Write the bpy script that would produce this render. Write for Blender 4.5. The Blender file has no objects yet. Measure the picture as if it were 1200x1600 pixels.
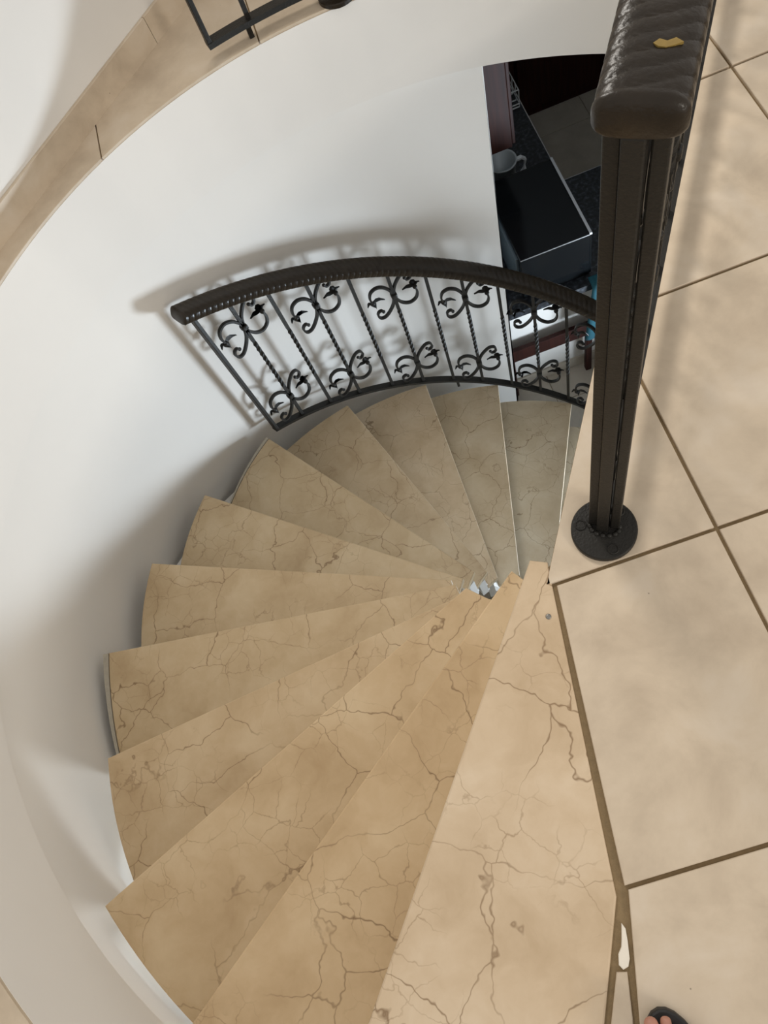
import bpy, bmesh, math, random
from mathutils import Vector, Matrix

random.seed(7)
SCN = bpy.context.scene
COL = SCN.collection

# ------------------------------------------------------------------ camera
# World: metres, z = 0 is the upper floor, x / y follow the floor tile joints.
CAM_H = 1.418
cam_d = bpy.data.cameras.new('camera')
cam = bpy.data.objects.new('camera', cam_d)
COL.objects.link(cam)
right = Vector((0.93513, -0.27291, -0.22597))
down = Vector((-0.34049, -0.86859, -0.36003))
fwd = Vector((-0.09802, 0.41361, -0.90516))
m = Matrix((right, -down, -fwd)).transposed().to_4x4()
m.translation = Vector((0, 0, CAM_H))
cam.matrix_world = m
cam_d.sensor_fit = 'VERTICAL'
cam_d.sensor_height = 36.0
cam_d.lens = 36.0 * 1217.0 / 1600.0
cam_d.clip_start = 0.02
SCN.camera = cam

# ------------------------------------------------------------------ light
world = bpy.data.worlds.new('world')
SCN.world = world
world.use_nodes = True
bg = world.node_tree.nodes['Background']
bg.inputs[0].default_value = (1.0, 0.96, 0.91, 1)
bg.inputs[1].default_value = 0.68

def area(name, loc, target, sx, sy, power, color, spread=180):
    d = bpy.data.lights.new(name, 'AREA')
    d.shape = 'RECTANGLE'
    d.size, d.size_y = sx, sy
    d.energy = power
    d.color = color
    d.spread = math.radians(spread)
    o = bpy.data.objects.new(name, d)
    COL.objects.link(o)
    o.location = loc
    o.rotation_euler = (Vector(target) - Vector(loc)).to_track_quat('-Z', 'Y').to_euler()
    return o

# added lamp for an assumed upper window in the corridor wall beyond the stairwell
area('assumed_upper_window_lamp', (-0.10, 2.42, 1.75), (0.6, 0.9, 0.0), 0.6, 0.6, 10, (1.0, 0.95, 0.88), 90)
# added lamp for daylight from an assumed big upper window behind the landing
area('assumed_landing_window_lamp', (3.5, -4.25, 2.5), (0.0, 1.2, -0.3), 1.0, 1.0, 100, (1.0, 0.93, 0.83))
# added lamp near the lower floor for assumed daylight bounced low on the right
area('added_lower_bounce_lamp', (1.75, 1.05, -2.55), (0.2, 2.0, -0.9), 0.50, 0.50, 33, (0.76, 0.88, 1.0), 108)
# added lamp near the lower floor, stands in for daylight bounced up the wall
area('floor_bounce_lamp', (-0.25, -0.50, -2.65), (-1.0, -0.15, -0.45), 0.4, 0.4, 9, (0.88, 0.95, 1.0), 70)

SCN.view_settings.view_transform = 'Standard'
SCN.view_settings.look = 'None'
SCN.view_settings.exposure = 0.12
SCN.view_settings.gamma = 1.0
SCN.view_settings.use_curve_mapping = False

# ------------------------------------------------------------------ geometry constants
WC = Vector((0.114, 0.761))      # centre of the round stairwell
WR = 1.391                       # its radius
SC = Vector((0.186, 0.752))      # centre of the winding stairs
RISE = 0.2
LOW = -2.8                       # lower floor
SLAB = 0.311
R_IN = 0.29

def pol(c, r, deg):
    a = math.radians(deg)
    return Vector((c.x + r * math.cos(a), c.y + r * math.sin(a)))

# ------------------------------------------------------------------ helpers
def prop(o, label=None, cat=None, group=None, kind=None):
    if label: o['label'] = label
    if cat: o['category'] = cat
    if group: o['group'] = group
    if kind: o['kind'] = kind
    return o

def link(name, me, mat=None, parent=None):
    o = bpy.data.objects.new(name, me)
    COL.objects.link(o)
    if mat is not None and me is not None and len(me.materials) == 0:
        me.materials.append(mat)
    if parent is not None:
        o.parent = parent
    return o

def empty(name, loc=(0, 0, 0)):
    o = bpy.data.objects.new(name, None)
    o.empty_display_size = 0.1
    COL.objects.link(o)
    o.location = loc
    return o

def mesh(name, verts, faces, smooth=False):
    me = bpy.data.meshes.new(name)
    me.from_pydata([tuple(v) for v in verts], [], faces)
    bm = bmesh.new()
    bm.from_mesh(me)
    bmesh.ops.recalc_face_normals(bm, faces=bm.faces)
    bm.to_mesh(me)
    bm.free()
    if smooth:
        for p in me.polygons: p.use_smooth = True
    return me

def bm_mesh(name, bm, smooth=False):
    me = bpy.data.meshes.new(name)
    bmesh.ops.recalc_face_normals(bm, faces=bm.faces)
    bm.to_mesh(me)
    bm.free()
    if smooth:
        for p in me.polygons: p.use_smooth = True
    return me

def prism_bm(poly, z0, z1, bevel=0.0, seg=2):
    """extruded polygon (list of (x, y)) from z0 up to z1"""
    bm = bmesh.new()
    b = [bm.verts.new((p[0], p[1], z0)) for p in poly]
    t = [bm.verts.new((p[0], p[1], z1)) for p in poly]
    n = len(poly)
    bm.faces.new(list(reversed(b)))
    top = bm.faces.new(t)
    for i in range(n):
        bm.faces.new((b[i], b[(i + 1) % n], t[(i + 1) % n], t[i]))
    bmesh.ops.recalc_face_normals(bm, faces=bm.faces)
    if bevel > 0:
        bmesh.ops.bevel(bm, geom=list(top.edges), offset=bevel, segments=seg, affect='EDGES', profile=0.5)
    return bm

def prism(name, poly, z0, z1, bevel=0.0, seg=2):
    return bm_mesh(name, prism_bm(poly, z0, z1, bevel, seg))

def add_box(bm, c, s, rot=None, bevel=0.0):
    r = bmesh.ops.create_cube(bm, size=1.0)
    M = Matrix.Translation(Vector(c)) @ (rot.to_4x4() if rot is not None else Matrix.Identity(4)) @ Matrix.Diagonal((s[0], s[1], s[2], 1))
    bmesh.ops.transform(bm, matrix=M, verts=r['verts'])
    if bevel > 0:
        es = set()
        for v in r['verts']: es.update(v.link_edges)
        bmesh.ops.bevel(bm, geom=list(es), offset=bevel, segments=2, affect='EDGES', profile=0.5)

def box(name, c, s, mat, parent=None, bevel=0.0, rot=None):
    bm = bmesh.new()
    add_box(bm, c, s, rot, bevel)
    return link(name, bm_mesh(name, bm), mat, parent)

def add_lathe(bm, prof, c=(0, 0, 0), n=24, axis=None):
    """prof: list of (r, z)"""
    rings = []
    for r, z in prof:
        ring = []
        for k in range(n):
            a = 2 * math.pi * k / n
            v = Vector((r * math.cos(a), r * math.sin(a), z))
            if axis is not None: v = axis @ v
            ring.append(bm.verts.new(v + Vector(c)))
        rings.append(ring)
    for i in range(len(rings) - 1):
        for k in range(n):
            bm.faces.new((rings[i][k], rings[i][(k + 1) % n], rings[i + 1][(k + 1) % n], rings[i + 1][k]))
    bm.faces.new(list(reversed(rings[0])))
    bm.faces.new(rings[-1])

def frames(path):
    out = []
    n = len(path)
    for i in range(n):
        t = (path[min(i + 1, n - 1)] - path[max(i - 1, 0)]).normalized()
        s = t.cross(Vector((0, 0, 1)))
        if s.length < 1e-4: s = Vector((1, 0, 0))
        s.normalize()
        out.append((t, s, s.cross(t).normalized()))
    return out

def add_sweep(bm, path, prof, n, cap=True, fr=None):
    """prof(i, k) -> (side, up) offset"""
    fr = fr or frames(path)
    rings = []
    for i, p in enumerate(path):
        t, s, u = fr[i]
        ring = []
        for k in range(n):
            a, b = prof(i, k)
            ring.append(bm.verts.new(p + s * a + u * b))
        rings.append(ring)
    for i in range(len(rings) - 1):
        for k in range(n):
            bm.faces.new((rings[i][k], rings[i][(k + 1) % n], rings[i + 1][(k + 1) % n], rings[i + 1][k]))
    if cap:
        bm.faces.new(list(reversed(rings[0])))
        bm.faces.new(rings[-1])

def clip(poly, a, b):
    """keep the part of a convex polygon left of the line a -> b"""
    out = []
    def side(p): return (b[0] - a[0]) * (p[1] - a[1]) - (b[1] - a[1]) * (p[0] - a[0])
    for i in range(len(poly)):
        p, q = poly[i], poly[(i + 1) % len(poly)]
        sp, sq = side(p), side(q)
        if sp >= 0: out.append(p)
        if sp * sq < 0:
            t = sp / (sp - sq)
            out.append((p[0] + (q[0] - p[0]) * t, p[1] + (q[1] - p[1]) * t))
    return out

def poly_area(p):
    return 0.5 * sum(p[i][0] * p[(i + 1) % len(p)][1] - p[(i + 1) % len(p)][0] * p[i][1] for i in range(len(p)))

# ------------------------------------------------------------------ materials
def new_mat(name):
    ma = bpy.data.materials.new(name)
    ma.use_nodes = True
    nt = ma.node_tree
    return ma, nt, nt.nodes['Principled BSDF']

def nd(nt, t, **kw):
    n = nt.nodes.new(t)
    for k, v in kw.items(): setattr(n, k, v)
    return n

def simple(name, col, rough=0.5, metal=0.0, noise=0.0, scale=20, bump=0.0, bscale=60, coat=0.0, spec=None):
    ma, nt, b = new_mat(name)
    b.inputs['Base Color'].default_value = (*col, 1)
    b.inputs['Roughness'].default_value = rough
    b.inputs['Metallic'].default_value = metal
    if coat: b.inputs['Coat Weight'].default_value = coat
    if spec is not None: b.inputs['Specular IOR Level'].default_value = spec
    tc = nd(nt, 'ShaderNodeTexCoord')
    if noise:
        nz = nd(nt, 'ShaderNodeTexNoise')
        nz.inputs['Scale'].default_value = scale
        nz.inputs['Detail'].default_value = 5
        nt.links.new(tc.outputs['Object'], nz.inputs['Vector'])
        mx = nd(nt, 'ShaderNodeMix', data_type='RGBA')
        mx.inputs[6].default_value = (*[c * (1 - noise) for c in col], 1)
        mx.inputs[7].default_value = (*[min(1, c * (1 + noise)) for c in col], 1)
        nt.links.new(nz.outputs['Fac'], mx.inputs[0])
        nt.links.new(mx.outputs[2], b.inputs['Base Color'])
    if bump:
        nb = nd(nt, 'ShaderNodeTexNoise')
        nb.inputs['Scale'].default_value = bscale
        nb.inputs['Detail'].default_value = 4
        nt.links.new(tc.outputs['Object'], nb.inputs['Vector'])
        bp = nd(nt, 'ShaderNodeBump')
        bp.inputs['Strength'].default_value = bump
        bp.inputs['Distance'].default_value = 0.004
        nt.links.new(nb.outputs['Fac'], bp.inputs['Height'])
        nt.links.new(bp.outputs[0], b.inputs['Normal'])
    return ma

def ramp(nt, pts):
    r = nd(nt, 'ShaderNodeValToRGB')
    e = r.color_ramp.elements
    while len(e) < len(pts): e.new(0.5)
    for i, (p, c) in enumerate(pts):
        e[i].position = p
        e[i].color = (*c, 1) if len(c) == 3 else c
    return r

def marble():
    """warm cream marble with brown cracks; object colour tints each slab"""
    ma, nt, b = new_mat('cream_marble')
    L = nt.links.new
    tc = nd(nt, 'ShaderNodeTexCoord')
    oi = nd(nt, 'ShaderNodeObjectInfo')
    off = nd(nt, 'ShaderNodeVectorMath', operation='SCALE')
    cmb = nd(nt, 'ShaderNodeCombineXYZ')
    L(oi.outputs['Random'], cmb.inputs[0]); L(oi.outputs['Random'], cmb.inputs[1])
    L(cmb.outputs[0], off.inputs[0]); off.inputs[3].default_value = 37.0
    add = nd(nt, 'ShaderNodeVectorMath', operation='ADD')
    L(tc.outputs['Object'], add.inputs[0]); L(off.outputs[0], add.inputs[1])
    # distortion
    def warp(scale, amt):
        n = nd(nt, 'ShaderNodeTexNoise')
        n.inputs['Scale'].default_value = scale
        n.inputs['Detail'].default_value = 4
        n.inputs['Roughness'].default_value = 0.55
        L(add.outputs[0], n.inputs['Vector'])
        s = nd(nt, 'ShaderNodeVectorMath', operation='SUBTRACT')
        L(n.outputs['Color'], s.inputs[0]); s.inputs[1].default_value = (0.5, 0.5, 0.5)
        k = nd(nt, 'ShaderNodeVectorMath', operation='SCALE')
        L(s.outputs[0], k.inputs[0]); k.inputs[3].default_value = amt
        a = nd(nt, 'ShaderNodeVectorMath', operation='ADD')
        L(add.outputs[0], a.inputs[0]); L(k.outputs[0], a.inputs[1])
        return a
    def veins(scale, width, w, mscale, lo, hi):
        v = nd(nt, 'ShaderNodeTexVoronoi', feature='DISTANCE_TO_EDGE')
        v.inputs['Scale'].default_value = scale
        L(w.outputs[0], v.inputs['Vector'])
        mr = nd(nt, 'ShaderNodeMapRange')
        mr.inputs['From Min'].default_value = 0.0
        mr.inputs['From Max'].default_value = width
        mr.inputs['To Min'].default_value = 1.0
        mr.inputs['To Max'].default_value = 0.0
        L(v.outputs['Distance'], mr.inputs['Value'])
        n = nd(nt, 'ShaderNodeTexNoise')
        n.inputs['Scale'].default_value = mscale
        n.inputs['Detail'].default_value = 3
        L(add.outputs[0], n.inputs['Vector'])
        r = ramp(nt, [(lo, (0, 0, 0)), (hi, (1, 1, 1))])
        L(n.outputs['Fac'], r.inputs[0])
        mu = nd(nt, 'ShaderNodeMath', operation='MULTIPLY')
        L(mr.outputs[0], mu.inputs[0]); L(r.outputs[0], mu.inputs[1])
        return mu
    w1 = warp(6.0, 0.13)
    w2 = warp(14.0, 0.05)
    v1 = veins(5.0, 0.0085, w1, 4.0, 0.36, 0.54)
    v2 = veins(15.0, 0.018, w2, 5.0, 0.47, 0.60)
    cloud = nd(nt, 'ShaderNodeTexNoise')
    cloud.inputs['Scale'].default_value = 6.0
    cloud.inputs['Detail'].default_value = 8
    cloud.inputs['Roughness'].default_value = 0.6
    L(w1.outputs[0], cloud.inputs['Vector'])
    cr = ramp(nt, [(0.28, (0.47, 0.335, 0.195)), (0.5, (0.575, 0.43, 0.27)), (0.75, (0.67, 0.53, 0.36))])
    L(cloud.outputs['Fac'], cr.inputs[0])
    tint = nd(nt, 'ShaderNodeMix', data_type='RGBA', blend_type='MULTIPLY')
    tint.inputs[0].default_value = 1.0
    L(cr.outputs[0], tint.inputs[6]); L(oi.outputs['Color'], tint.inputs[7])
    m1 = nd(nt, 'ShaderNodeMix', data_type='RGBA')
    m1.inputs[7].default_value = (0.20, 0.115, 0.05, 1)
    f2 = nd(nt, 'ShaderNodeMath', operation='MULTIPLY'); f2.inputs[1].default_value = 0.5
    L(v2.outputs[0], f2.inputs[0]); L(f2.outputs[0], m1.inputs[0])
    L(tint.outputs[2], m1.inputs[6])
    m2 = nd(nt, 'ShaderNodeMix', data_type='RGBA')
    m2.inputs[7].default_value = (0.17, 0.095, 0.04, 1)
    f1 = nd(nt, 'ShaderNodeMath', operation='MULTIPLY'); f1.inputs[1].default_value = 0.8
    L(v1.outputs[0], f1.inputs[0]); L(f1.outputs[0], m2.inputs[0])
    L(m1.outputs[2], m2.inputs[6])
    L(m2.outputs[2], b.inputs['Base Color'])
    b.inputs['Roughness'].default_value = 0.42
    b.inputs['Specular IOR Level'].default_value = 0.3
    return ma

def floor_tile_mat(name, c0, c1, c2, rough=0.45):
    ma, nt, b = new_mat(name)
    L = nt.links.new
    tc = nd(nt, 'ShaderNodeTexCoord')
    oi = nd(nt, 'ShaderNodeObjectInfo')
    add = nd(nt, 'ShaderNodeVectorMath', operation='ADD')
    sc = nd(nt, 'ShaderNodeMath', operation='MULTIPLY'); sc.inputs[1].default_value = 23.0
    L(oi.outputs['Random'], sc.inputs[0])
    L(tc.outputs['Object'], add.inputs[0]); L(sc.outputs[0], add.inputs[1])
    n = nd(nt, 'ShaderNodeTexNoise')
    n.inputs['Scale'].default_value = 7
    n.inputs['Detail'].default_value = 9
    n.inputs['Roughness'].default_value = 0.62
    n.inputs['Distortion'].default_value = 0.25
    L(add.outputs[0], n.inputs['Vector'])
    r = ramp(nt, [(0.3, c0), (0.52, c1), (0.75, c2)])
    L(n.outputs['Fac'], r.inputs[0])
    # tiny dark pits
    v = nd(nt, 'ShaderNodeTexVoronoi')
    v.inputs['Scale'].default_value = 11
    v.inputs['Randomness'].default_value = 1.0
    L(add.outputs[0], v.inputs['Vector'])
    mr = nd(nt, 'ShaderNodeMapRange')
    mr.inputs['From Min'].default_value = 0.010
    mr.inputs['From Max'].default_value = 0.022
    mr.inputs['To Min'].default_value = 0.75
    mr.inputs['To Max'].default_value = 0.0
    L(v.outputs['Distance'], mr.inputs['Value'])
    mx = nd(nt, 'ShaderNodeMix', data_type='RGBA')
    mx.inputs[7].default_value = (0.10, 0.07, 0.045, 1)
    L(mr.outputs[0], mx.inputs[0]); L(r.outputs[0], mx.inputs[6])
    L(mx.outputs[2], b.inputs['Base Color'])
    b.inputs['Roughness'].default_value = rough
    b.inputs['Specular IOR Level'].default_value = 0.3
    return ma

def granite_mat():
    ma, nt, b = new_mat('black_granite')
    L = nt.links.new
    tc = nd(nt, 'ShaderNodeTexCoord')
    v = nd(nt, 'ShaderNodeTexNoise')
    v.inputs['Scale'].default_value = 55
    v.inputs['Detail'].default_value = 6
    L(tc.outputs['Object'], v.inputs['Vector'])
    r = ramp(nt, [(0.42, (0.010, 0.011, 0.013)), (0.58, (0.030, 0.034, 0.042)), (0.75, (0.10, 0.115, 0.13))])
    L(v.outputs['Fac'], r.inputs[0])
    L(r.outputs[0], b.inputs['Base Color'])
    b.inputs['Roughness'].default_value = 0.35
    return ma

def wood_mat():
    ma, nt, b = new_mat('dark_red_wood')
    L = nt.links.new
    tc = nd(nt, 'ShaderNodeTexCoord')
    mp = nd(nt, 'ShaderNodeMapping')
    mp.inputs['Scale'].default_value = (30, 30, 2)
    L(tc.outputs['Object'], mp.inputs['Vector'])
    n = nd(nt, 'ShaderNodeTexNoise')
    n.inputs['Scale'].default_value = 1.5
    n.inputs['Detail'].default_value = 6
    L(mp.outputs[0], n.inputs['Vector'])
    r = ramp(nt, [(0.3, (0.018, 0.0045, 0.003)), (0.7, (0.042, 0.0105, 0.0065))])
    L(n.outputs['Fac'], r.inputs[0])
    L(r.outputs[0], b.inputs['Base Color'])
    b.inputs['Roughness'].default_value = 0.55
    b.inputs['Specular IOR Level'].default_value = 0.2
    return ma

M_MARBLE = marble()
M_TILE = floor_tile_mat('beige_floor_tile', (0.475, 0.385, 0.285), (0.585, 0.485, 0.365), (0.65, 0.56, 0.45))
M_TILE_LOW = floor_tile_mat('grey_beige_floor_tile', (0.46, 0.41, 0.34), (0.53, 0.47, 0.39), (0.58, 0.53, 0.45))
M_GROUT = simple('brown_grout', (0.235, 0.165, 0.085), 0.9, noise=0.25, scale=80, bump=0.3, bscale=300)
M_PLASTER = simple('white_plaster', (0.79, 0.762, 0.715), 0.85, noise=0.02, scale=5, bump=0.06, bscale=25)
M_CHALK = simple('white_filler', (0.78, 0.72, 0.62), 0.9, noise=0.06, scale=60)
M_IRON = simple('black_iron', (0.016, 0.0145, 0.012), 0.45, noise=0.2, scale=70, bump=0.25, bscale=220, spec=0.28)
M_BRONZE = simple('bronze_brown_iron', (0.022, 0.016, 0.0105), 0.30, noise=0.4, scale=45, bump=0.2, bscale=160, spec=0.25)
M_YELLOW = simple('ochre_paint', (0.26, 0.17, 0.035), 0.6, noise=0.2, scale=200)
M_SCREW = simple('grey_metal', (0.25, 0.24, 0.22), 0.35, metal=0.7)
M_MORTAR = simple('grey_mortar', (0.40, 0.36, 0.29), 0.9, noise=0.15, scale=70, bump=0.3, bscale=200)
M_GRANITE = granite_mat()
M_WOOD = wood_mat()
M_BLACK = simple('black_gloss', (0.006, 0.007, 0.008), 0.15, spec=0.22)
M_CHROME = simple('bright_steel', (0.75, 0.76, 0.78), 0.25, metal=0.9)
M_STEELGREY = simple('blue_grey_plastic', (0.10, 0.13, 0.15), 0.4)
M_WHITEP = simple('white_plastic', (0.75, 0.76, 0.77), 0.35)
M_TEAL = simple('teal_cloth', (0.010, 0.085, 0.115), 0.9, noise=0.15, scale=90)
M_SKIN = simple('skin', (0.42, 0.20, 0.14), 0.5, noise=0.08, scale=30)
M_RUBBER = simple('black_rubber', (0.012, 0.011, 0.011), 0.55)

# ------------------------------------------------------------------ upper floor slab, stairwell walls
P0 = Vector((0.114, 0.431))                     # corner of the landing at the top tread
EDGE_DIR = Vector((0.535, 0.845)).normalized()  # straight open edge of the landing
J1, J2 = Vector((0.010, -0.120)), Vector((-0.074, -0.277))
def ray_circle(p, d, c, r):
    w = p - c
    B = w.dot(d)
    return p + d * (-B + math.sqrt(B * B - (w.dot(w) - r * r)))
E1 = ray_circle(P0, EDGE_DIR, WC, WR)
JB = ray_circle(J2, (J2 - J1).normalized(), WC, WR)
ang = lambda p: math.degrees(math.atan2(p.y - WC.y, p.x - WC.x)) % 360
a_e, a_j = ang(E1), ang(JB)

def hole_boundary(r, n=120):
    pts = []
    for k in range(n + 1):
        pts.append(pol(WC, r, a_e + (a_j - a_e) * k / n))
    pts += [J2.copy(), J1.copy(), Vector((0.099, 0.424)), P0.copy()]
    for k in range(1, 12):
        pts.append(P0 + (E1 - P0) * k / 12)
    return pts

hb = hole_boundary(WR + 0.012)
def outer(p):
    d = (p - WC).normalized()
    ts = []
    for lim, c in ((4.6, d.x), (-3.2, d.x)):
        t = (lim - WC.x) / c if abs(c) > 1e-6 else -1
        if t > 0: ts.append(t)
    for lim, c in ((6.0, d.y), (-3.0, d.y)):
        t = (lim - WC.y) / c if abs(c) > 1e-6 else -1
        if t > 0: ts.append(t)
    return WC + d * min(ts)
vs, fs = [], []
n = len(hb)
for p in hb:
    o = outer(p)
    vs += [(p.x, p.y, -0.007), (o.x, o.y, -0.007), (o.x, o.y, -SLAB), (p.x, p.y, -SLAB)]
for i in range(n):
    j = (i + 1) % n
    for a, b in ((0, 1), (1, 2), (2, 3), (3, 0)):
        fs.append((4 * i + a, 4 * i + b, 4 * j + b, 4 * j + a))
floor = link('floor', mesh('floor', vs, fs), M_GROUT)
floor.data.materials.append(M_PLASTER)
for p in floor.data.polygons:
    if p.normal.z < 0.5: p.material_index = 1
prop(floor, 'beige tiled upper floor around the round stairwell', kind='structure')

def shell(name, r0, r1, a0, a1, z0, z1, mat, n=110, lean=0.0, kind='structure', rb=None):
    """curved wall between radii r0 < r1"""
    vs, fs = [], []
    for k in range(n + 1):
        t = k / n
        for z, r in ((z0, rb or r0), (z1, r0), (z1, r1), (z0, r1)):
            A = a0 + (a1 - a0) * t
            if k == 0 and z == z0: A += lean
            q = pol(WC, r, A)
            vs.append((q.x, q.y, z))
    for k in range(n):
        for a in range(4):
            b = (a + 1) % 4
            fs.append((4 * k + a, 4 * k + b, 4 * k + 4 + b, 4 * k + 4 + a))
    fs.append((0, 1, 2, 3)); fs.append(tuple(4 * n + i for i in (3, 2, 1, 0)))
    me = mesh(name, vs, fs)
    for p in me.polygons: p.use_smooth = abs(p.normal.z) < 0.3
    o = link(name, me, mat)
    o.data.set_sharp_from_angle(angle=math.radians(40))
    return prop(o, kind=kind)

fas = shell('wall_fascia', WR, WR + 0.0125, a_e, a_j, -SLAB, -0.009, M_PLASTER, rb=WR - 0.012)
prop(fas, 'white plastered band at the slab edge round the top of the stairwell')
low_wall = shell('wall_stairwell', WR + 0.006, WR + 0.10, 73.4, 250, LOW, -SLAB, M_PLASTER, lean=2.0)
prop(low_wall, 'white curved plaster wall around the winding stairs')

# floor tiles ------------------------------------------------------
TX, TY = 0.414, 0.392
SX, SY = 0.4975, 0.5035
G = 0.0035
def tile(poly, parent, mat=M_TILE, z=0.0, th=0.009, bev=0.0012):
    if len(poly) < 3 or abs(poly_area(poly)) < 2e-4: return None
    if poly_area(poly) < 0: poly = poly[::-1]
    # drop doubled corners
    q = []
    for p in poly:
        if not q or math.hypot(p[0] - q[-1][0], p[1] - q[-1][1]) > 1e-4: q.append(p)
    return link('tile', prism('tile', q, z - th, z, bev, 1), mat, parent)

en = Vector((EDGE_DIR.y, -EDGE_DIR.x))          # towards the landing
for i in range(-2, 5):
    for j in range(-4, 6):
        x0, x1 = TX + (i - 1) * SX + G, TX + i * SX - G
        y0, y1 = TY + (j - 1) * SY + G, TY + j * SY - G
        sq = [(x0, y0), (x1, y0), (x1, y1), (x0, y1)]
        e0 = P0 + en * 0.001
        sq = clip(sq, tuple(e0 + EDGE_DIR * 3), tuple(e0))          # right of the open edge
        if j <= 0 and len(sq) >= 3:                                  # along the joint with the top tread
            a, b = ((0.113, 0.401), (0.0335, -0.111)) if j == 0 else ((0.0365, -0.118), (-0.0145, -0.280))
            sq = clip(sq, a, b)
        if len(sq) >= 3: tile(sq, floor)
# thin wedge of tile and a filler blob between the top tread and the landing tiles
tile([(-0.024, -0.217), (-0.064, -0.290), (-0.105, -0.37), (-0.058, -0.37), (-0.025, -0.282), (-0.0085, -0.2205)], floor)
tile([(0.009, -0.156), (0.012, -0.165), (0.0085, -0.182), (0.002, -0.205), (-0.004, -0.2145), (-0.013, -0.2165), (-0.017, -0.209), (-0.012, -0.195), (-0.004, -0.187), (0.001, -0.176)], floor, M_CHALK, z=-0.002, th=0.006, bev=0.001)

# corridor beyond the stairwell: tiles cut to the round opening
WN = Vector((-0.695, 0.719)); WD = 1.933        # straight wall: WN . p = WD
wall_y = lambda x: (WD - WN.x * x) / WN.y
circ_y = lambda x: WC.y + math.sqrt(max(0, (WR + 0.001) ** 2 - (x - WC.x) ** 2))
seams = [-1.2765, -0.608, -0.092, 0.424, E1.x]
for a, b in zip(seams[:-1], seams[1:]):
    xs = [a + 0.002 + (b - a - 0.004) * k / 14 for k in range(15)]
    lo = [(x, circ_y(x)) for x in xs]
    hi = [(x, min(wall_y(x) - 0.002, 3.4)) for x in (xs[-1], xs[0])]
    lo = [p for p in lo if p[1] < wall_y(p[0])]
    tile(lo + hi, floor)
e4 = P0 + EDGE_DIR * ((3.4 - P0.y) / EDGE_DIR.y)
tile([(E1.x + 0.002, E1.y + 0.01), (e4.x - 0.006, 3.4), (E1.x + 0.002, 3.4)], floor)
tile([(-1.279, WC.y + 0.003), (-1.279, wall_y(-1.279) - 0.003), (-1.98, WC.y + 0.003)], floor)
def wall_reach(A):
    d = pol(Vector((0, 0)), 1.0, A)
    k_ = WN.dot(d)
    t_ = (WD - WN.dot(WC)) / k_ if k_ > 1e-3 else 99
    return min(WR + 0.9, t_ - 0.003)
for a in range(180, 258, 13):
    lo = [tuple(pol(WC, WR + 0.001, a + 0.08 + 12.84 * k / 8)) for k in range(9)]
    hi = [tuple(pol(WC, wall_reach(a + 0.08 + 12.84 * k / 4), a + 0.08 + 12.84 * k / 4)) for k in range(4, -1, -1)]
    tile(lo[::-1] + hi[::-1], floor)

# straight upper wall with tile skirting
wdir = Vector((WN.y, -WN.x))
def along(s, off=0.0): return WN * (WD + off) + wdir * s
p = [along(-4.0, 0.0), along(5.0, 0.0), along(5.0, 0.15), along(-4.0, 0.15)]
wl = link('wall_left', prism('wall_left', [tuple(q) for q in p], -0.006, 2.7), M_PLASTER)
prop(wl, 'white upper corridor wall beyond the stairwell', kind='structure')
bb = empty('baseboard_left', (along(0).x, along(0).y, 0))
prop(bb, 'beige tile skirting along the upper corridor wall', kind='structure')
s0 = along(0)
sk = [-2.6, -2.1, -1.6, -1.1, -0.6, 0.0, 0.52, 1.02, 1.52, 2.02]
# seam under the corridor rail in the photograph
base_s = (Vector((-0.38, 2.315)) - along(0)).dot(wdir)
for k in range(-3, 3):
    s_a, s_b = base_s + 0.95 * k + 0.001, base_s + 0.95 * (k + 1) - 0.001
    q = [along(s_a, -0.010), along(s_b, -0.010), along(s_b, 0.0), along(s_a, 0.0)]
    q = [(v.x - bb.location.x, v.y - bb.location.y) for v in q]
    link('skirting_tile', prism('skirting_tile', q, 0.0, 0.082, 0.0015, 1), M_TILE, bb)

# ------------------------------------------------------------------ lower floor, kitchen shell
fl2 = link('floor_lower', prism('floor_lower', [(-3.2, -3.0), (4.6, -3.0), (4.6, 6.0), (-3.2, 6.0)], LOW - 0.1, LOW - 0.006), M_GROUT)
prop(fl2, 'grey beige tiled floor of the lower storey', kind='structure')
sqm = None
for i in range(-3, 7):
    for j in range(-2, 9):
        x0, y0 = 1.742 + (i - 4) * 0.5, 4.212 + (j - 7) * 0.5
        me = sqm
        if sqm is None:
            sqm = prism('tile', [(0.002, 0.002), (0.498, 0.002), (0.498, 0.498), (0.002, 0.498)], -0.008, 0.0, 0.001, 1)
        o = link('tile', sqm, M_TILE_LOW, fl2)
        o.location = (x0, y0, LOW)
def wallbox(name, lo, hi, label, mat=None):
    c = [(a + b) / 2 for a, b in zip(lo, hi)]
    s = [b - a for a, b in zip(lo, hi)]
    return prop(box(name, c, s, mat or M_PLASTER), label, kind='structure')
wallbox('wall_kitchen', (0.30, 2.42, LOW), (0.45, 4.95, -SLAB), 'white kitchen wall behind the stairwell')
wallbox('wall_bar', (0.45, 2.42, LOW), (2.6, 2.52, -1.945), 'white half wall under the black granite bar top')
wallbox('wall_back', (-3.2, 4.95, LOW), (4.6, 5.1, -SLAB), 'far kitchen wall in shade')
wallbox('wall_right', (4.5, -3.0, LOW), (4.6, 4.95, -SLAB), 'right wall of the lower storey')
wallbox('wall_front', (-3.2, -3.0, LOW), (4.5, -2.9, -SLAB), 'front wall of the lower storey')
wallbox('wall_side', (-3.2, -2.9, LOW), (-3.1, 4.95, -SLAB), 'side wall of the lower storey')
bbb = empty('baseboard_bar', (0.45, 2.42, LOW))
prop(bbb, 'pale tile skirting at the foot of the bar wall', kind='structure')
for k in range(5):
    box('skirting_tile', (0.25 + 0.42 * k - 0.04, -0.006, 0.04), (0.416, 0.012, 0.08), M_TILE_LOW, bbb, 0.001)

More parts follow.
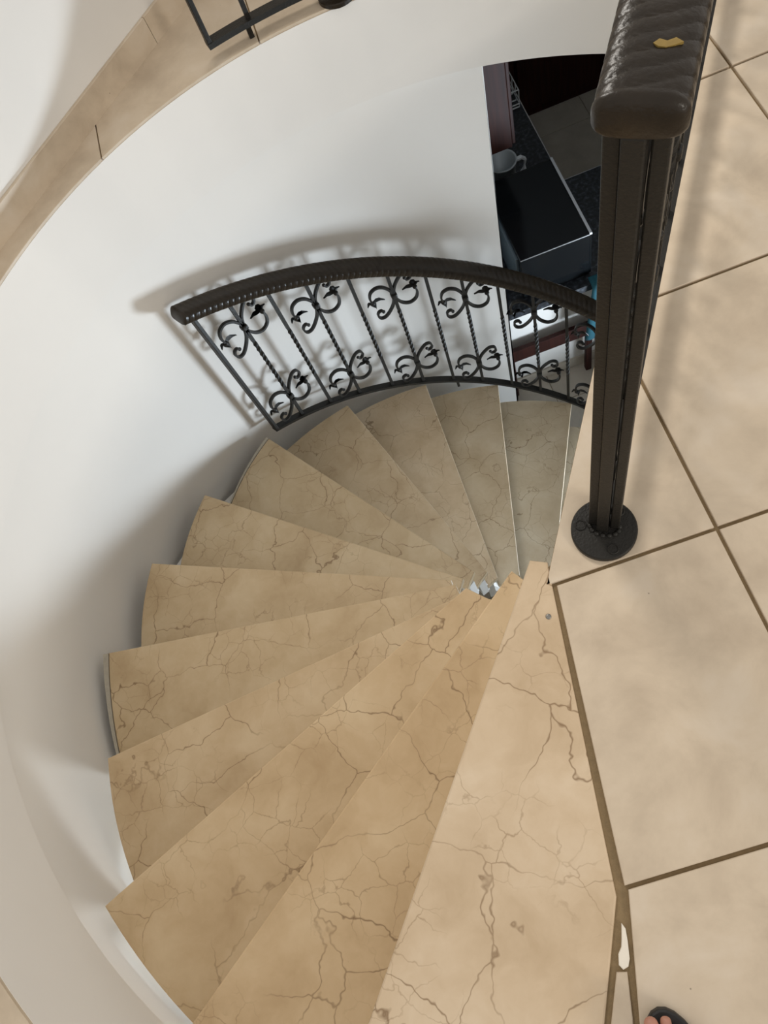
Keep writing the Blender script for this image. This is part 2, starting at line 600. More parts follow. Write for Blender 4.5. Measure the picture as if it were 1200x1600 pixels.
# ------------------------------------------------------------------ winding staircase
st = empty('winding_staircase', (SC.x, SC.y, LOW))
prop(st, 'winding staircase of cream marble treads with brown cracks and white risers', 'staircase')
st_inv = -Vector((SC.x, SC.y, LOW))
# nosing ends: inner (x, y), outer (x, y), radius at the back of the outer edge
NOSE = {
    1: ((0.082, 0.452), (-0.425, -0.189), 1.38),
    2: ((0.049, 0.507), (-0.880, -0.176), 1.41),
    3: ((-0.062, 0.567), (-1.095, 0.130), 1.43),
    4: ((-0.070, 0.616), (-1.156, 0.507), 1.432),
    5: ((-0.101, 0.712), (-1.221, 0.879), 1.429),
    6: ((-0.119, 0.795), (-1.121, 1.229), 1.409),
    7: ((-0.087, 0.850), (-0.947, 1.535), 1.391),
    8: ((-0.046, 0.926), (-0.687, 1.803), 1.369),
    9: ((-0.001, 0.974), (-0.340, 1.948), 1.375),
    10: ((0.032, 0.998), (0.029, 2.028), 1.354),
    11: ((0.130, 1.037), (0.367, 2.005), 1.318),
    12: ((0.282, 1.026), (0.695, 1.867), 1.267),
    13: ((0.375, 0.974), (0.955, 1.665), 1.195),
    14: ((0.440, 0.890), (1.145, 1.410), 1.190),
}
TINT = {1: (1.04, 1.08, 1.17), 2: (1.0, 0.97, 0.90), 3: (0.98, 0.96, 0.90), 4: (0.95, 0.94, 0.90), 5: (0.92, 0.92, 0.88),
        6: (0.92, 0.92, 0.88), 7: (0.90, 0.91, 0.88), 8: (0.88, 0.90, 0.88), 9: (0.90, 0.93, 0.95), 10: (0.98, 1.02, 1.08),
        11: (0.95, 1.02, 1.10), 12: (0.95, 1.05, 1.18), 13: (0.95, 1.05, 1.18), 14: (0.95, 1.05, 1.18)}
def sc_ang(p): return math.degrees(math.atan2(p[1] - SC.y, p[0] - SC.x)) % 360
def sc_rad(p): return math.hypot(p[0] - SC.x, p[1] - SC.y)
def rel(me):
    me.transform(Matrix.Translation(st_inv))
    return me
TH = 0.030
for i in range(1, 15):
    z = -(i - 1) * RISE
    inn, out, rb = NOSE[i]
    if i == 1:
        # the top tread lies flush with the landing
        d = (Vector(out) - Vector(inn)).normalized()
        far = ray_circle(Vector(out), d, WC, WR - 0.02)
        a_far, a_jb = ang(far), ang(JB)
        poly = [inn, (0.111, 0.437), (0.016, -0.120), (-0.067, -0.276)]
        poly += [tuple(pol(WC, WR - 0.022, a_jb - 0.5 + (a_far - a_jb + 0.5) * k / 8)) for k in range(9)]
        poly = [p for p in poly]
    else:
        pi, po, _ = NOSE[i - 1]
        dn = (Vector(po) - Vector(pi)).normalized()
        nn = Vector((dn.y, -dn.x))
        c = Vector(pi) + Vector(po)
        up_dir = nn if nn.dot(Vector(pi) + dn * 0.5 - (Vector(inn) + (Vector(out) - Vector(inn)).normalized() * 0.5)) > 0 else -nn
        bi = Vector(pi) + up_dir * 0.05
        a_i, a_o = sc_ang(inn), sc_ang(out)
        # angle where the back line meets the outer edge
        bo = Vector(po) + up_dir * 0.05
        a_b = sc_ang(bo)
        if a_b < a_o: a_b += 360
        span = 13.0
        r0 = sc_rad(out)
        arc = []
        for k in range(13):
            A = a_o + (a_b - a_o) * k / 12
            t = (A - a_o) / span
            hid = max(0.0, t - 1.27)
            t = min(t, 1.27)
            # eased radius between the nosing corner and the back corner
            r = r0 + (rb - r0) * t - (min(0.06, 0.5 * hid) if i < 9 else 0.0)
            if i in (4, 6, 7, 8): r += 0.004 * math.sin(math.pi * min(t, 1))
            arc.append(tuple(pol(SC, r, A)))
        a_bi = sc_ang(bi)
        if a_bi < a_i: a_bi += 360
        inner = [tuple(pol(SC, sc_rad(inn) + (sc_rad(bi) - sc_rad(inn)) * k / 3, a_i + (a_bi - a_i) * k / 3)) for k in (3, 2, 1)]
        poly = [inn] + arc + inner
    if poly_area(poly) < 0: poly = poly[::-1]
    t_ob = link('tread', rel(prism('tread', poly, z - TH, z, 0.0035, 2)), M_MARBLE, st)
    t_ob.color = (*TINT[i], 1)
    # riser below the nosing
    a, b = Vector(inn), Vector(out)
    d = (b - a).normalized()
    nrm = Vector((-d.y, d.x))
    inside = Vector(poly[0]) * 0
    cen = Vector((sum(q[0] for q in poly) / len(poly), sum(q[1] for q in poly) / len(poly)))
    if nrm.dot(cen - a) < 0: nrm = -nrm
    a1, b1 = a + nrm * 0.025 - d * (0.012 if 6 <= i <= 10 else -0.004), b + nrm * 0.025 - d * 0.02
    if i == 1: b1 = ray_circle(b, d, WC, WR - 0.05) + nrm * 0.025
    q = [tuple(a1), tuple(b1), tuple(b1 + nrm * 0.03), tuple(a1 + nrm * 0.03)]
    zb = max(z - RISE, LOW)
    link('riser', rel(prism('riser', q, zb, z - TH)), M_PLASTER, st)
    # mortar left between the slab end and the wall
    if i in (5, 8):
        wd = 0.018 if i == 5 else 0.012
        pts_in, pts_out = [], []
        for k, p_ in enumerate(arc):
            A = sc_ang(p_)
            r = sc_rad(p_)
            pts_in.append(tuple(pol(SC, r + 0.003, A)))
            pts_out.append(tuple(pol(SC, r + 0.004 + wd * (1 - 0.75 * k / 12), A)))
        mp = pts_in + pts_out[::-1]
        if poly_area(mp) < 0: mp = mp[::-1]
        prop(link('mortar_strip', rel(prism('mortar_strip', mp, z - TH, z - 0.003)), M_MORTAR, st), 'grey mortar beside the marble slab')
# smooth underside, following the nosing lines
vs, fs = [], []
rows = []
for i in range(1, 15):
    a, b = Vector(NOSE[i][0]), Vector(NOSE[i][1])
    d = (b - a).normalized()
    reach = ray_circle(b, d, WC, WR - 0.002)
    f_out = {1: 0.60, 2: 0.72, 3: 0.80}.get(i, 0.85)  # top rows cut short so the lamp light reaches the wall
    rows.append((a + (b - a) * 0.02, reach if 4 <= i <= 8 else a + (b - a) * f_out, -(i - 1) * RISE - 0.235))  # unseen middle rows run to the wall to block light in the tread gap
rows.append((rows[-1][0] + (rows[-1][0] - rows[-2][0]), rows[-1][1] + (rows[-1][1] - rows[-2][1]), LOW + 0.02))
for a, b, z in rows:
    z = max(z, LOW + 0.02)
    zb = max(z - 0.08, LOW + 0.001)
    vs += [(a.x, a.y, z), (b.x, b.y, z), (b.x, b.y, zb), (a.x, a.y, zb)]
N = len(rows) - 1
for k in range(N):
    for a in range(4):
        b = (a + 1) % 4
        fs.append((4 * k + a, 4 * k + b, 4 * k + 4 + b, 4 * k + 4 + a))
fs += [(0, 1, 2, 3), tuple(4 * N + i for i in (3, 2, 1, 0))]
link('soffit', rel(mesh('soffit', vs, fs)), M_PLASTER, st)
# metal plug set in the top tread
bm = bmesh.new()
add_lathe(bm, [(0.0052, -0.002), (0.0052, 0.0008), (0.003, 0.0015), (0.001, 0.0012)], (0.076, 0.339, 0), 14)
link('metal_plug', rel(bm_mesh('metal_plug', bm, True)), M_SCREW, st)

# ------------------------------------------------------------------ wrought iron pieces (shared meshes)
BAR_L = 0.83
def bar_mesh(length, w=0.0065, t0=0.30, t1=0.70, turns=5.0):
    bm = bmesh.new()
    zs = [0.0, length * t0]
    k = 60
    zs += [length * (t0 + (t1 - t0) * i / k) for i in range(1, k)]
    zs += [length * t1, length]
    rings = []
    for z in zs:
        t = min(max((z / length - t0) / (t1 - t0), 0), 1)
        a = t * turns * math.pi / 2 * 2
        rings.append([bm.verts.new((w * math.sqrt(2) * math.cos(a + math.pi / 4 + q * math.pi / 2), w * math.sqrt(2) * math.sin(a + math.pi / 4 + q * math.pi / 2), z)) for q in range(4)])
    for i in range(len(rings) - 1):
        for q in range(4):
            bm.faces.new((rings[i][q], rings[i][(q + 1) % 4], rings[i + 1][(q + 1) % 4], rings[i + 1][q]))
    bm.faces.new(rings[0][::-1]); bm.faces.new(rings[-1])
    return bm_mesh('bar', bm)

def smooth_path(pts, n=5):
    P = [Vector((x, 0, z)) for x, z in pts]
    out = []
    for i in range(len(P) - 1):
        p0, p1, p2, p3 = P[max(i - 1, 0)], P[i], P[i + 1], P[min(i + 2, len(P) - 1)]
        for k in range(n):
            t = k / n
            out.append(0.5 * ((2 * p1) + (p2 - p0) * t + (2 * p0 - 5 * p1 + 4 * p2 - p3) * t * t + (3 * p1 - p0 - 3 * p2 + p3) * t ** 3))
    out.append(P[-1])
    return out

HOOK = [(0.0, 0.0), (0.012, 0.045), (0.034, 0.078), (0.059, 0.099), (0.080, 0.096), (0.089, 0.073), (0.082, 0.055), (0.069, 0.053), (0.062, 0.066)]
LEAF = [(0.0, 0.0), (0.011, -0.041), (0.031, -0.072), (0.058, -0.087), (0.085, -0.076), (0.096, -0.044), (0.092, -0.012)]
def planar_frames(path):
    out = []
    for i in range(len(path)):
        t = (path[min(i + 1, len(path) - 1)] - path[max(i - 1, 0)]).normalized()
        y = Vector((0, 1, 0))
        out.append((t, y, y.cross(t).normalized()))
    return out
def scroll_mesh():
    bm = bmesh.new()
    for sgn in (1, -1):
        for pts, taper in ((HOOK, 0.35), (LEAF, 0.2)):
            path = smooth_path([(sgn * x, sgn * z) for x, z in pts])
            L = len(path)
            add_sweep(bm, path, lambda i, k, L=L, taper=taper: ((0.0065 * (1, -1, -1, 1)[k]), (0.0048 * (1 - taper * i / L) * (1, 1, -1, -1)[k])), 4, True, planar_frames(path))
        # curled tip ball
        r = bmesh.ops.create_uvsphere(bm, u_segments=8, v_segments=6, radius=0.0075)
        bmesh.ops.translate(bm, verts=r['verts'], vec=(sgn * HOOK[-1][0], 0, sgn * HOOK[-1][1]))
    # collar round the bar
    add_box(bm, (0, 0, 0), (0.026, 0.026, 0.024), None, 0.005)
    return bm_mesh('scroll_ornament', bm)

def leaf_mesh():
    """three pointed cupped lobes"""
    bm = bmesh.new()
    for ang_, ln, wd in ((100, 0.034, 0.011), (165, 0.042, 0.010), (30, 0.022, 0.008)):
        a = math.radians(ang_)
        d = Vector((math.cos(a), 0, math.sin(a)))
        s = Vector((-d.z, 0, d.x))
        rows = []
        for t, w in ((0, 0.25), (0.3, 0.95), (0.6, 0.8), (1.0, 0.02)):
            c = d * ln * t
            bend = 0.006 * math.sin(t * 3.0)
            rows.append([bm.verts.new(c + s * wd * w + Vector((0, bend + 0.004, 0))), bm.verts.new(c + Vector((0, bend - 0.001, 0))), bm.verts.new(c - s * wd * w + Vector((0, bend + 0.004, 0)))])
        for i in range(3):
            for k in range(2):
                bm.faces.new((rows[i][k], rows[i][k + 1], rows[i + 1][k + 1], rows[i + 1][k]))
    bmesh.ops.solidify(bm, geom=bm.faces[:], thickness=0.0035)
    r = bmesh.ops.create_uvsphere(bm, u_segments=8, v_segments=6, radius=0.008)
    return bm_mesh('leaf', bm, True)

ME_BAR = bar_mesh(BAR_L)
ME_SCROLL = scroll_mesh()
ME_LEAF = leaf_mesh()

def put_bar(parent, base, rotz, length=BAR_L):
    o = link('bar', ME_BAR, M_IRON, parent)
    o.location = base
    o.rotation_euler = (0, 0, rotz)
    o.scale = (1, 1, length / BAR_L)
    return o
def put_scroll(parent, loc, rotz, s=1.0):
    o = link('scroll_ornament', ME_SCROLL, M_IRON, parent)
    o.location = loc
    o.rotation_euler = (0, 0, rotz)
    o.scale = (s, s, s)
    for sg in (1, -1):
        l = link('leaf', ME_LEAF, M_IRON, o)
        l.location = (sg * LEAF[-1][0], 0, sg * LEAF[-1][1])
        l.rotation_euler = (0, 0 if sg > 0 else math.pi, 0)
        l.scale = (1.3, 1.3, 1.3)
    return o

def handrail_bm(path, w=0.076, h=0.050, pitch=0.026, amp=0.0016, n=36, endflare=True):
    """rounded flat-oval rail wrapped with a diagonal rope groove"""
    bm = bmesh.new()
    L = [0.0]
    for i in range(1, len(path)): L.append(L[-1] + (path[i] - path[i - 1]).length)
    tot = L[-1]
    def prof(i, k):
        a = 2 * math.pi * k / n
        ca, sa = math.cos(a), math.sin(a)
        e = 0.62
        x = w / 2 * math.copysign(abs(ca) ** e, ca)
        y = h / 2 * math.copysign(abs(sa) ** (0.80 if sa > 0 else 0.45), sa)
        s = L[i]
        edge = min(s, tot - s)
        ph = (s - 0.020 * ca) / pitch
        g = abs((ph % 1.0) - 0.5) * 2
        groove = amp * (1 - min(1, (1 - g) * 3.2)) if edge > 0.012 else 0.0
        f = 1.0
        if edge < 0.010: f = 0.80 + 0.26 * math.sqrt(max(0.0, edge / 0.010)) if edge < 0.006 else 1.0 + 0.02
        r = math.hypot(x, y)
        k2 = (r - groove * (0.3 + 0.7 * (sa > -0.6))) / r * f
        return x * k2, y * k2
    add_sweep(bm, path, prof, n)
    return bm

def fine(path, step):
    out = [path[0]]
    for i in range(len(path) - 1):
        d = path[i + 1] - path[i]
        k = max(1, int(d.length / step))
        out += [path[i] + d * (j / k) for j in range(1, k + 1)]
    return out
def rect_prof(w, h):
    return lambda i, k: (w / 2 * (1, -1, -1, 1)[k], h / 2 * (1, 1, -1, -1)[k])

# ------------------------------------------------------------------ railing along the lower stairs
rail_r = lambda A: 1.239 + (A - 66.2) * 0.00220
rail_z = lambda A: -((210.6 - A) / 15.75 + 2) * RISE + 0.05
base = pol(SC, rail_r(70), 70)
lr = empty('stair_railing', (base.x, base.y, rail_z(70) - 0.06))
prop(lr, 'curved wrought iron railing with leafy scrolls along the lower stair treads', 'railing')
off = -Vector(lr.location)
def rp(A, dz=0.0, dr=0.0):
    q = pol(SC, rail_r(A) + dr, A)
    return Vector((q.x, q.y, rail_z(A) + dz)) + off
A0, A1 = 127.6, 36.0
path = [rp(A0 + 1.2 - (A0 + 1.2 - A1) * k / 740, 0.853) for k in range(741)]
link('handrail', bm_mesh('handrail', handrail_bm(path, 0.080, 0.052, 0.024, 0.0018, 30), True), M_BRONZE, lr)
bm = bmesh.new()
add_sweep(bm, [rp(A0 - (A0 - A1) * k / 90, 0.0) for k in range(91)], rect_prof(0.030, 0.014), 4)
link('bottom_rail', bm_mesh('bottom_rail', bm), M_IRON, lr)
# end flat bar by the wall
q = rp(A0 - 0.3, 0)
rot = Matrix.Rotation(math.radians(A0 - 90), 3, 'Z')
box('end_bar', q + Vector((0, 0, 0.418)), (0.014, 0.030, 0.84), M_IRON, lr, 0.002, rot)
# collars at both ends of the end bar
box('bracket', q + Vector((0, 0, 0.80)) + rot @ Vector((0.020, 0, 0.014)), (0.034, 0.028, 0.03), M_BRONZE, lr, 0.006, rot)
angs = [121.7, 115.8, 109.9, 103.3, 97.0, 90.8, 84.8, 78.6, 72.4, 66.2, 60.0, 53.8, 47.6, 41.4]
for k, A in enumerate(angs):
    rz = math.radians(A - 90)
    put_bar(lr, rp(A), rz)
    if k % 2 == 0:
        for hz in (0.672, 0.165):
            p_ = rp(A, hz)
            put_scroll(lr, p_, rz)
q = rp(A1 + 0.4)
box('end_bar', q + Vector((0, 0, 0.40)), (0.03, 0.03, 0.86), M_IRON, lr, 0.002, Matrix.Rotation(math.radians(A1 - 90), 3, 'Z'))
# short brackets that tie the bottom rail to the treads
for A in (90.2, 60.0):
    a = rp(A, -0.005)
    bm = bmesh.new()
    add_box(bm, a + Vector((0, 0, -0.028)), (0.012, 0.012, 0.06), Matrix.Rotation(math.radians(A), 3, 'Z'))
    link('bracket', bm_mesh('bracket', bm), M_IRON, lr)

# ------------------------------------------------------------------ railing on the landing edge
PB = Vector((0.229, 0.458))
ur = empty('landing_railing', (PB.x, PB.y, 0))
prop(ur, 'wrought iron landing railing with rope-wrapped brown handrail and round floor plate', 'railing')
erot = math.atan2(EDGE_DIR.y, EDGE_DIR.x)
ER = Matrix.Rotation(erot, 3, 'Z')              # local x runs along the railing
L_UP = 1.50
def lp(s, side=0.0, z=0.0): return ER @ Vector((s, side, z))
HR_Z = 0.945
path = [lp(-0.010 + (L_UP + 0.010) * k / 800, 0.0, HR_Z) for k in range(801)]
hr = link('handrail', bm_mesh('handrail', handrail_bm(path, 0.073, 0.040, 0.0180, 0.0020, 40), True), M_BRONZE, ur)
# ochre paint fleck on the handrail
pts = [(0.0, 0.0), (0.004, 0.004), (0.002, 0.010), (0.005, 0.016), (0.001, 0.022), (-0.002, 0.016), (-0.004, 0.010), (-0.003, 0.004)]
pp_ = []
for a, b in pts:
    v = lp(0.047 + a * 1.1, -0.010 - b + 0.010, 0)
    pp_.append((v.x, v.y))
if poly_area(pp_) < 0: pp_ = pp_[::-1]
prop(link('paint_fleck', prism('paint_fleck', pp_, HR_Z + 0.0180, HR_Z + 0.0205), M_YELLOW, ur), 'ochre paint fleck')
bm = bmesh.new()
add_sweep(bm, [lp(0.01, 0, 0.07), lp(L_UP, 0, 0.07)], rect_prof(0.030, 0.014), 4)
link('bottom_rail', bm_mesh('bottom_rail', bm), M_IRON, ur)
# post of three tubes on a bolted plate
bm = bmesh.new()
add_box(bm, lp(0.006, 0.003, 0.464), (0.026, 0.020, 0.924), ER, 0.002)
link('post_tube', bm_mesh('post_tube', bm), M_IRON, ur)
for sd, sx in ((0.021, 0.016), (-0.018, 0.016)):
    bm = bmesh.new()
    add_box(bm, lp(sx, sd, 0.464), (0.026, 0.016, 0.924), ER, 0.002)
    link('post_tube', bm_mesh('post_tube', bm), M_IRON, ur)
bm = bmesh.new()
add_lathe(bm, [(0.060, 0.0), (0.060, 0.009), (0.058, 0.0115), (0.020, 0.0125)], (0, 0, 0), 48)
plate = link('floor_plate', bm_mesh('floor_plate', bm, False), M_IRON, ur)
for a in (150, 270, 30):
    r = 0.043
    c = (r * math.cos(math.radians(a)), r * math.sin(math.radians(a)), 0.012)
    bm = bmesh.new()
    add_lathe(bm, [(0.0105, 0.0), (0.0105, 0.002), (0.0095, 0.003), (0.0085, 0.003), (0.0075, 0.0012), (0.002, 0.0012)], c, 20)
    link('bolt', bm_mesh('bolt', bm), M_IRON, plate)
# weld at the foot of the post
bm = bmesh.new()
for k in range(14):
    a = 2 * math.pi * k / 14
    r = bmesh.ops.create_icosphere(bm, subdivisions=1, radius=0.006)
    bmesh.ops.translate(bm, verts=r['verts'], vec=lp(0.004 + 0.018 * math.cos(a), 0.027 * math.sin(a), 0.012))
link('weld', bm_mesh('weld', bm, True), M_IRON, ur)
k = 0
s = 0.13
while s < L_UP:
    put_bar(ur, lp(s, 0, 0.07), erot, 0.86)
    if k % 2 == 0:
        for hz in (0.235, 0.775):
            put_scroll(ur, lp(s, 0, hz), erot)
    s += 0.135; k += 1
# far post
box('end_bar', lp(L_UP - 0.01, 0, 0.464), (0.03, 0.03, 0.924), M_IRON, ur, 0.002, ER)

# ------------------------------------------------------------------ corridor railing on the far side of the stairwell
a_s = math.degrees(math.atan2(2.137 - WC.y, -0.227 - WC.x))
CR = 1.425
cb = pol(WC, CR, a_s)
cr = empty('corridor_railing', (cb.x, cb.y, 0))
prop(cr, 'black iron railing on the corridor floor beyond the stairwell', 'railing')
coff = -Vector((cb.x, cb.y, 0))
def cp(A, z):
    q = pol(WC, CR, A)
    return Vector((q.x, q.y, z)) + coff
A_E = 54.0
bm = bmesh.new()
add_sweep(bm, [cp(a_s - (a_s - A_E) * k / 60, 0.045) for k in range(61)], rect_prof(0.032, 0.016), 4)
link('bottom_rail', bm_mesh('bottom_rail', bm), M_IRON, cr)
path = [cp(a_s + 1 - (a_s + 1 - A_E) * k / 560, 0.905) for k in range(561)]
link('handrail', bm_mesh('handrail', handrail_bm(path, 0.080, 0.056, 0.0285, 0.0022, 30), True), M_BRONZE, cr)
box('end_bar', cp(a_s - 0.3, 0.465), (0.014, 0.030, 0.85), M_IRON, cr, 0.002, Matrix.Rotation(math.radians(a_s - 90), 3, 'Z'))
k = 0
A = a_s - 5.4
while A > A_E + 1:
    rz = math.radians(A - 90)
    put_bar(cr, cp(A, 0.045), rz, 0.835)
    if k % 2 == 0 and k > 0:
        for hz in (0.23, 0.73): put_scroll(cr, cp(A, hz), rz)
    A -= 5.4; k += 1
for A in (a_s - 5.0,):
    bm = bmesh.new()
    add_box(bm, cp(A, 0.022), (0.014, 0.014, 0.046), Matrix.Rotation(math.radians(A), 3, 'Z'))
    link('bracket', bm_mesh('bracket', bm), M_IRON, cr)
bm = bmesh.new()
A = ang(Vector((0.157, 2.215)))
add_lathe(bm, [(0.055, 0.0), (0.055, 0.010), (0.052, 0.0125), (0.015, 0.013)], cp(A, 0.0), 36)
link('floor_plate', bm_mesh('floor_plate', bm), M_BRONZE, cr)
box('post_tube', cp(A, 0.46), (0.03, 0.03, 0.90), M_IRON, cr, 0.002)

# ------------------------------------------------------------------ kitchen
CT = -1.9
def thing(name, label, cat, loc):
    o = empty(name, loc)
    return prop(o, label, cat)
# base cabinets under the worktop along the wall
kc = thing('base_cabinet', 'dark red wooden base cabinet under the kitchen worktop', 'cabinet', (0.74, 3.6, LOW))
box('body', (0.0, 0.0, 0.47), (0.56, 1.10, 0.74), M_WOOD, kc, 0.003)
box('plinth', (-0.03, 0.0, 0.05), (0.48, 1.10, 0.10), M_BLACK, kc)
for k in (-1, 1):
    d_ = box('door', (0.288, k * 0.272, 0.48), (0.016, 0.53, 0.70), M_WOOD, kc, 0.004)
    box('handle', (0.302, k * 0.04, 0.70), (0.012, 0.014, 0.12), M_CHROME, d_, 0.003)
wt = thing('worktop', 'speckled black granite worktop with pale polished edge along the kitchen wall', 'worktop', (0.77, 3.56, CT))
box('slab', (-0.005, 0.0, -0.015), (0.62, 1.155, 0.03), M_GRANITE, wt, 0.002)
box('edge_trim', (0.307, 0.0, -0.013), (0.006, 1.155, 0.030), M_CHROME, wt, 0.001)
# bar top
bt = thing('bar_top', 'speckled black granite bar top on the white half wall', 'worktop', (1.5, 2.635, CT))
box('slab', (0.06, 0.0, -0.0225), (2.20, 0.680, 0.045), M_GRANITE, bt, 0.002)
box('edge_trim', (0.34, 0.343, -0.020), (1.58, 0.006, 0.034), M_CHROME, bt, 0.001)
# wall cabinet
wc = thing('wall_cabinet', 'dark red brown wall cabinet hung beside the stairwell wall', 'cabinet', (0.62, 3.30, -1.385))
box('body', (0.0, 0.0, 0.40), (0.325, 0.98, 0.80), M_WOOD, wc, 0.003)
for k in (-1, 1):
    d_ = box('door', (0.172, k * 0.245, 0.40), (0.018, 0.48, 0.78), M_WOOD, wc, 0.004)
    box('handle', (0.186, k * 0.04, 0.12), (0.012, 0.012, 0.10), M_CHROME, d_, 0.003)
# microwave
mw = thing('microwave_oven', 'glossy black countertop oven with bright steel door edge on the bar top', 'oven', (0.807, 2.605, CT + 0.001))
bm = bmesh.new()
add_box(bm, (0, 0, 0.157), (0.340, 0.515, 0.286), None, 0.004)
link('body', bm_mesh('body', bm), M_BLACK, mw)
dr = box('door', (0.174, 0, 0.157), (0.010, 0.512, 0.270), M_BLACK, mw, 0.002)
box('steel_edge', (0.174, 0.0, 0.301), (0.014, 0.512, 0.014), M_CHROME, dr, 0.001)
box('handle', (0.186, -0.17, 0.157), (0.012, 0.016, 0.2), M_CHROME, dr, 0.003)
box('front_trim', (0.0, -0.2585, 0.3005), (0.340, 0.003, 0.003), M_CHROME, mw)
box('rear_panel', (-0.176, 0.0, 0.15), (0.014, 0.44, 0.25), M_STEELGREY, mw, 0.003)
for sx in (-1, 1):
    for sy in (-1, 1):
        bm = bmesh.new()
        add_lathe(bm, [(0.014, 0.0), (0.016, 0.015)], (sx * 0.13, sy * 0.21, 0.0), 12)
        link('foot', bm_mesh('foot', bm), M_RUBBER, mw)
# jug beside the oven
jg = thing('plastic_jug', 'pale translucent jug with a handle behind the black oven', 'jug', (0.795, 3.09, CT))
bm = bmesh.new()
add_lathe(bm, [(0.058, 0.0), (0.062, 0.004), (0.075, 0.17), (0.080, 0.172), (0.080, 0.178), (0.070, 0.176), (0.058, 0.012), (0.01, 0.010)], (0, 0, 0), 28)
M_JUG, nt, b = new_mat('frosted_plastic')
b.inputs['Base Color'].default_value = (0.70, 0.74, 0.76, 1)
b.inputs['Roughness'].default_value = 0.2
b.inputs['Transmission Weight'].default_value = 0.35
link('body', bm_mesh('body', bm, True), M_JUG, jg)
bm = bmesh.new()
hp = [Vector((0.070, 0, 0.145)), Vector((0.105, 0, 0.150)), Vector((0.125, 0, 0.130)), Vector((0.120, 0, 0.07)), Vector((0.095, 0, 0.04)), Vector((0.065, 0, 0.045))]
add_sweep(bm, hp, rect_prof(0.02, 0.012), 4)
link('handle', bm_mesh('handle', bm), M_WHITEP, jg)
# dish rack with plates at the far end of the worktop
rk = thing('dish_rack', 'white wire dish rack at the far end of the granite worktop', 'dish rack', (0.93, 3.72, CT + 0.006))
def wire(pts, r=0.004):
    bm = bmesh.new()
    add_sweep(bm, [Vector(p) for p in pts], lambda i, k: (r * math.cos(k * math.pi / 3), r * math.sin(k * math.pi / 3)), 6)
    return bm
for zz in (0.02, 0.11):
    link('wire', bm_mesh('wire', wire([(-0.15, -0.14, zz), (0.13, -0.14, zz), (0.1301, 0.14, zz), (-0.15, 0.1401, zz), (-0.1501, -0.13, zz)])), M_WHITEP, rk)
for k in range(6):
    y_ = -0.14 + 0.056 * k
    link('wire', bm_mesh('wire', wire([(0.13, y_, 0.11), (0.129, y_ + 0.0005, 0.0), (-0.15, y_ + 0.001, 0.006)])), M_WHITEP, rk)
for k in range(3):
    bm = bmesh.new()
    add_lathe(bm, [(0.03, 0.0), (0.06, 0.004), (0.085, 0.014), (0.084, 0.018), (0.058, 0.009), (0.01, 0.006)], (0, 0, 0), 24, Matrix.Rotation(math.radians(80), 3, 'X'))
    o = link('dinner_plate', bm_mesh('dinner_plate', bm, True), M_WHITEP)
    o.location = (0.925, 3.66 + 0.05 * k, CT + 0.115)
    prop(o, ['white plate leaning in the dish rack, nearest', 'white plate leaning in the dish rack, middle', 'white plate leaning in the dish rack, farthest'][k], 'plate', 'plates in the dish rack')
# dark cabinets across the far side
for k in range(4):
    x_ = 1.0 + 0.6 * k
    fc = thing('far_cabinet', ['leftmost of the dark cabinets across the kitchen, beside the wall cabinet', 'dark cabinet across the kitchen, second from the left', 'dark cabinet across the kitchen, third from the left', 'rightmost of the dark cabinets across the kitchen'][k], 'cabinet', (x_, 4.69, LOW))
    fc['group'] = 'dark cabinets across the kitchen'
    box('body', (0, 0.0, 0.43), (0.596, 0.50, 0.86), M_WOOD, fc, 0.003)
    d_ = box('door', (0, -0.258, 0.45), (0.58, 0.016, 0.76), M_WOOD, fc, 0.004)
    box('handle', (0.22, -0.272, 0.70), (0.014, 0.012, 0.12), M_CHROME, d_, 0.003)
# wooden foot rail along the bar
bn = thing('foot_rail', 'dark red wooden foot rail on legs along the foot of the white bar wall', 'rail', (0.93, 2.285, LOW))
box('beam', (0.02, 0.078, 0.425), (0.98, 0.026, 0.105), M_WOOD, bn, 0.003)
for x_ in (-0.40, 0.055, 0.47):
    box('leg', (x_, 0.078, 0.19), (0.034, 0.034, 0.37), M_WOOD, bn, 0.003)
# teal cloth over the bar edge
tw = []
n1, n2 = 26, 14
bm = bmesh.new()
grid = []
for a in range(n1 + 1):
    t = a / n1
    row = []
    for b_ in range(n2 + 1):
        x_ = 0.962 + 0.36 * b_ / n2
        fold = 0.010 * math.sin(b_ * 1.3) * min(1, t * 2)
        if t < 0.3: p_ = (x_, 2.282 + 0.05 * (0.3 - t) / 0.3, CT + 0.008)
        else: p_ = (x_ - 0.05 * (t - 0.3), 2.283 - 0.012 - fold * 0.9, CT - 0.62 * (t - 0.3))
        row.append(bm.verts.new(p_))
    grid.append(row)
for a in range(n1):
    for b_ in range(n2):
        bm.faces.new((grid[a][b_], grid[a][b_ + 1], grid[a + 1][b_ + 1], grid[a + 1][b_]))
bmesh.ops.recalc_face_normals(bm, faces=bm.faces)
bmesh.ops.solidify(bm, geom=bm.faces[:], thickness=0.005)
prop(link('hanging_towel', bm_mesh('hanging_towel', bm, True), M_TEAL), 'teal cloth hanging over the edge of the bar top, half hidden by the post', 'towel')

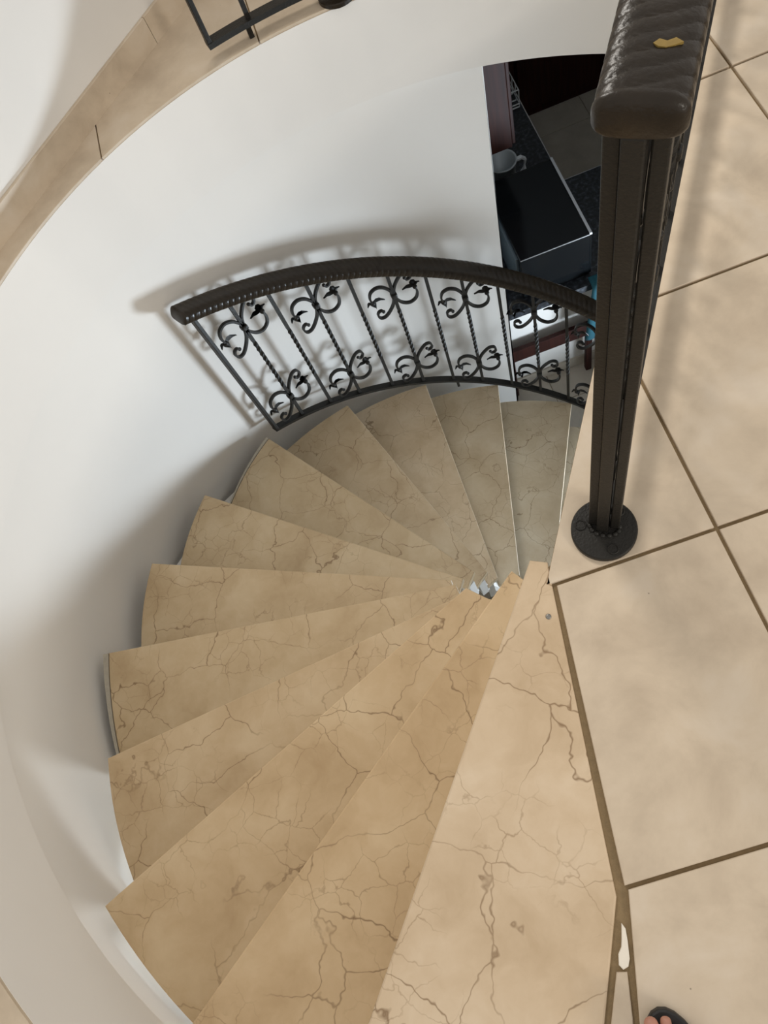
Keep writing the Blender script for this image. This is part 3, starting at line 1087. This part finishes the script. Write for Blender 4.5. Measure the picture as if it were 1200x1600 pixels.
# ------------------------------------------------------------------ foot of the person taking the picture
FX, FY = 0.016, -0.286
pf = thing('person', 'bare foot in a black strap sandal on the landing tiles at the bottom edge', 'person', (FX, FY - 0.12, 0))
def skin_mesh(name, pts, edges, radii, sub=2):
    me = bpy.data.meshes.new(name)
    me.from_pydata(pts, edges, [])
    o = bpy.data.objects.new(name, me)
    COL.objects.link(o)
    md = o.modifiers.new('skin', 'SKIN')
    for i, r in enumerate(radii):
        me.skin_vertices[0].data[i].radius = r if isinstance(r, tuple) else (r, r)
    me.skin_vertices[0].data[0].use_root = True
    sb = o.modifiers.new('sub', 'SUBSURF')
    sb.levels = sb.render_levels = sub
    md.use_smooth_shade = True
    return o
# local: toes towards +y
pts = [(0.0, -0.13, 0.065), (0.0, -0.07, 0.058), (0.0, 0.0, 0.046), (0.002, 0.055, 0.036),
       (-0.022, 0.085, 0.036), (-0.016, 0.133, 0.036),
       (-0.004, 0.09, 0.031), (0.006, 0.126, 0.030),
       (0.013, 0.087, 0.029), (0.014, 0.112, 0.025),
       (0.028, 0.080, 0.028), (0.030, 0.101, 0.024),
       (0.041, 0.070, 0.027), (0.044, 0.087, 0.023),
       (0.0, -0.12, 0.13)]
ed = [(0, 1), (1, 2), (2, 3), (3, 4), (4, 5), (3, 6), (6, 7), (3, 8), (8, 9), (3, 10), (10, 11), (3, 12), (12, 13), (0, 14)]
rad = [(0.032, 0.032), (0.034, 0.030), (0.038, 0.026), (0.040, 0.018), 0.0135, 0.0115, 0.0095, 0.0085, 0.009, 0.008, 0.0085, 0.0075, 0.008, 0.0075, 0.034]
foot = skin_mesh('foot', pts, ed, rad)
foot.data.materials.append(M_SKIN)
foot.parent = pf
sole = []
for k in range(32):
    a = 2 * math.pi * k / 32
    y_ = math.sin(a) * 0.145 - 0.012
    wx = 0.050 + 0.008 * math.sin(a)
    sole.append((math.cos(a) * wx, y_))
so = link('sandal_sole', prism('sandal_sole', sole, 0.0, 0.018, 0.004, 2), M_RUBBER, pf)
for y0_, tilt in ((0.075, 0.0), (0.030, 0.0)):
    bm = bmesh.new()
    path = []
    for k in range(17):
        a = math.pi * k / 16
        path.append(Vector((0.052 * math.cos(a), y0_ + 0.004 * math.sin(2 * a), 0.012 + 0.046 * math.sin(a) ** 0.8)))
    fr = [(None, Vector((0, 1, 0)), Vector((p.x, 0, p.z - 0.01)).normalized()) for p in path]
    add_sweep(bm, path, rect_prof(0.026, 0.004), 4, True, fr)
    link('sandal_strap', bm_mesh('sandal_strap', bm), M_RUBBER, pf)
